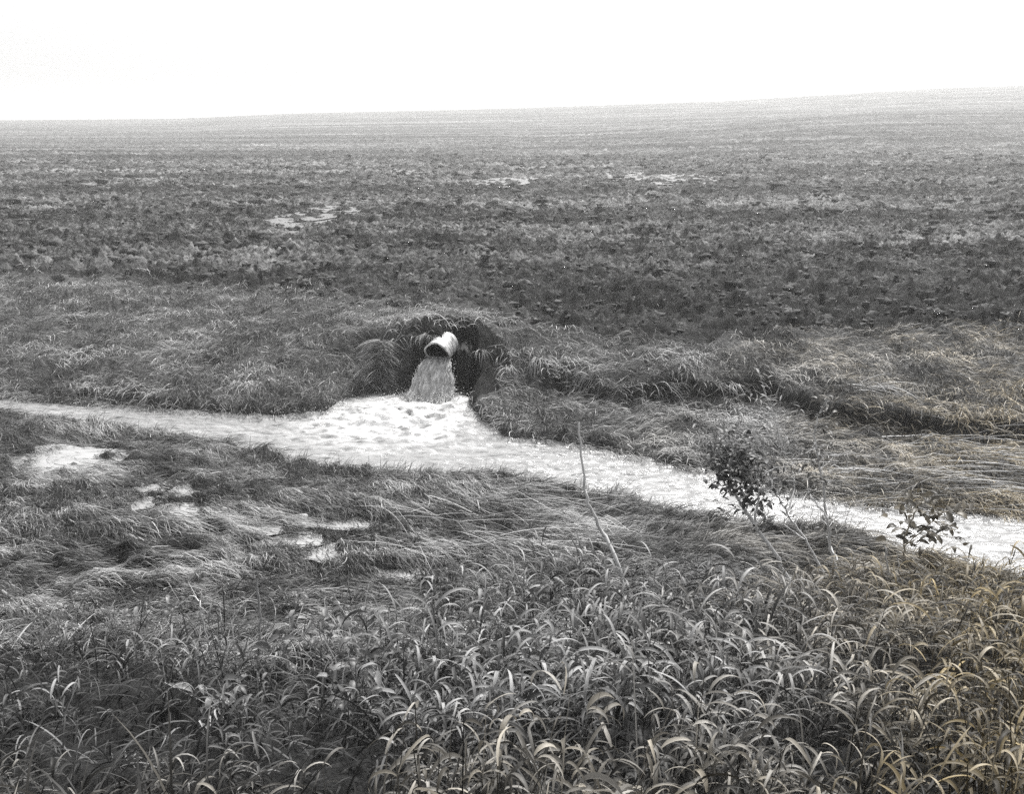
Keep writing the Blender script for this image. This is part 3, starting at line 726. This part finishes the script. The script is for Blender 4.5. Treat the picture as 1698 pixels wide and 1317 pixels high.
tuft('straw_tuft', 1105, 642, 40, 0.45, 0.14, -0.7, 0.5, 0.35, 1.9, 'ragged straws over the dark undercut in the middle of the right bank')
tuft('straw_tuft', 1215, 640, 26, 0.45, 0.12, -1.0, 0.5, 0.5, 1.8, 'loose straws at the left end of the black undercut on the right bank')
tuft('straw_tuft', 1420, 645, 55, 0.75, 0.18, -0.5, 0.25, 0.2, 1.0, 'long straws slanting down over the black undercut near the right edge')
tuft('straw_tuft', 745, 545, 40, 0.40, 0.16, 0.4, 1.4, 0.9, 1.6, 'wiry pale straws sticking up from the bank just above the pipe')
tuft('straw_tuft', 800, 585, 34, 0.32, 0.045, -1.2, 0.8, 0.3, 1.8, 'pale rootlets drooping over the black earth beside the pipe', w=(0.004, 0.007))
tuft('root_clump', 775, 574, 150, 0.24, 0.07, -1.5, 0.8, 0.5, 2.4, 'dark tangle of sod and roots capping the black earth beside the pipe', mat=M_leaf, w=(0.008, 0.016))
tuft('root_clump', 712, 560, 110, 0.24, 0.14, -1.9, 0.8, 0.5, 2.2, 'grass drooping over the bank directly above the pipe mouth', mat=M_matted, w=(0.006, 0.012))
# the tent-shaped drooping tuft left of the pipe: blades fall to both sides of an upright ridge
b = gz2(630, 650); root = empty('drooping_tuft', b)
num = 800; hh = rng.random(num); topz = 0.72
sgn = rng.choice([-1, 1], num)
Pq = np.stack([b[0]+rng.normal(0, 0.015, num), b[1]+0.25*hh-0.05+rng.normal(0, 0.03, num), b[2]+0.05+topz*hh], 1)
blades('blades', Pq, np.where(sgn > 0, -0.35, np.pi+0.35)+rng.normal(0, 0.32, num), rng.uniform(0.12, 0.5, num), rng.uniform(0.006, 0.010, num), rng.normal(0.05, 0.12, num), rng.normal(0.9, 0.15, num), 6,
    rng.beta(2, 2.5, num), M_matted, parent=root)
tag(root, 'dark tent-shaped tuft of grass drooping to both sides, left of the falling water', 'tuft')

# ------------------------------------------------------------------ broadleaf weeds in the foreground
def low_weed(px, py, h, label, mat=M_paleleaf, nl=34, lz=(0.07, 0.03), warm=0.0):
    b = gz(px, py); root = empty('broadleaf_weed', b); tag(root, label, 'weed', 'broadleaf weeds in the near grass')
    tubes, cents = [], []
    for s in range(4):
        tip = b+np.array([rng.normal(0, 0.10), rng.normal(0, 0.10), h*rng.uniform(0.7, 1.1)]); path = smooth_path([b-np.array([0, 0, 0.02]), (b+tip)/2+rng.normal(0, 0.02, 3), tip], 5, 0.003)
        tubes.append(tube(path, 0.004, 0.002, 5))
        for k in range(nl//4): cents.append(path[rng.integers(3, len(path))]+rng.normal(0, 0.012, 3))
    V, F = join(tubes); mesh_obj('stem', V, F, M_stem, root, attrs={'tone': np.full(len(V), 0.5), 'warm': np.full(len(V), warm)})
    V, F, Tn, Wn = leaves(cents, *lz); mesh_obj('foliage', V, F, mat, root, attrs={'tone': Tn, 'warm': Wn+warm})
for a in [(535, 1090, 0.34, 'upright weed with small round leaves, tallest of the low weeds left of centre'),
          (600, 1060, 0.26, 'leafy weed on the right of the tallest low weed, near the small puddle'),
          (655, 1120, 0.30, 'leafy weed at the left end of the broad arching grass'),
          (470, 1130, 0.26, 'leafy weed just right of the upright broken stalk'),
          (560, 1200, 0.28, 'leafy weed low in the picture, left of centre among fine grass'),
          (260, 1040, 0.22, 'low leafy weed behind the bent stalk in the left foreground'),
          (500, 1020, 0.22, 'small leafy weed standing farthest back, between the left puddles and the low weeds'),
          (590, 1140, 0.28, 'leafy weed between the tallest low weed and the leafy weed by the arching grass'),
          (690, 1235, 0.26, 'leafy weed lowest in the picture, at the bottom edge left of centre'),
          (390, 1200, 0.22, 'leafy weed near the bottom left, below the upright broken stalk')]:
    low_weed(*a)
low_weed(620, 1185, 0.34, 'dark leafy weed at the foot of the broad arching grass', mat=M_leaf, nl=44)  # darker leaf material than the other low weeds

# ------------------------------------------------------------------ haze over the far field
hm = bpy.data.materials.new('haze'); hm.use_nodes = True; n_ = hm.node_tree; n_.nodes.clear()
ho = n_.nodes.new('ShaderNodeOutputMaterial'); hv = n_.nodes.new('ShaderNodeVolumePrincipled')
hv.inputs['Color'].default_value = (0.97, 0.97, 0.96, 1); hv.inputs['Density'].default_value = 0.0015; hv.inputs['Anisotropy'].default_value = 0.3
n_.links.new(hv.outputs[0], ho.inputs['Volume'])
zb = float(ZZ.min())-1.0; zt = max(float(ZZ.max()), 5.0)+3.0; xm = float(np.abs(XX).max())+10
bx = np.array([(x, y, z) for z in (zb, zt) for y in (-20, 1620) for x in (-xm, xm)], float)
bf = np.array([(0, 2, 3, 1), (4, 5, 7, 6), (0, 1, 5, 4), (2, 6, 7, 3), (0, 4, 6, 2), (1, 3, 7, 5)])
hz_o = mesh_obj('haze', bx, bf, hm, smooth=False); tag(hz_o, kind='stuff')
hz_o.display_type = 'WIRE'
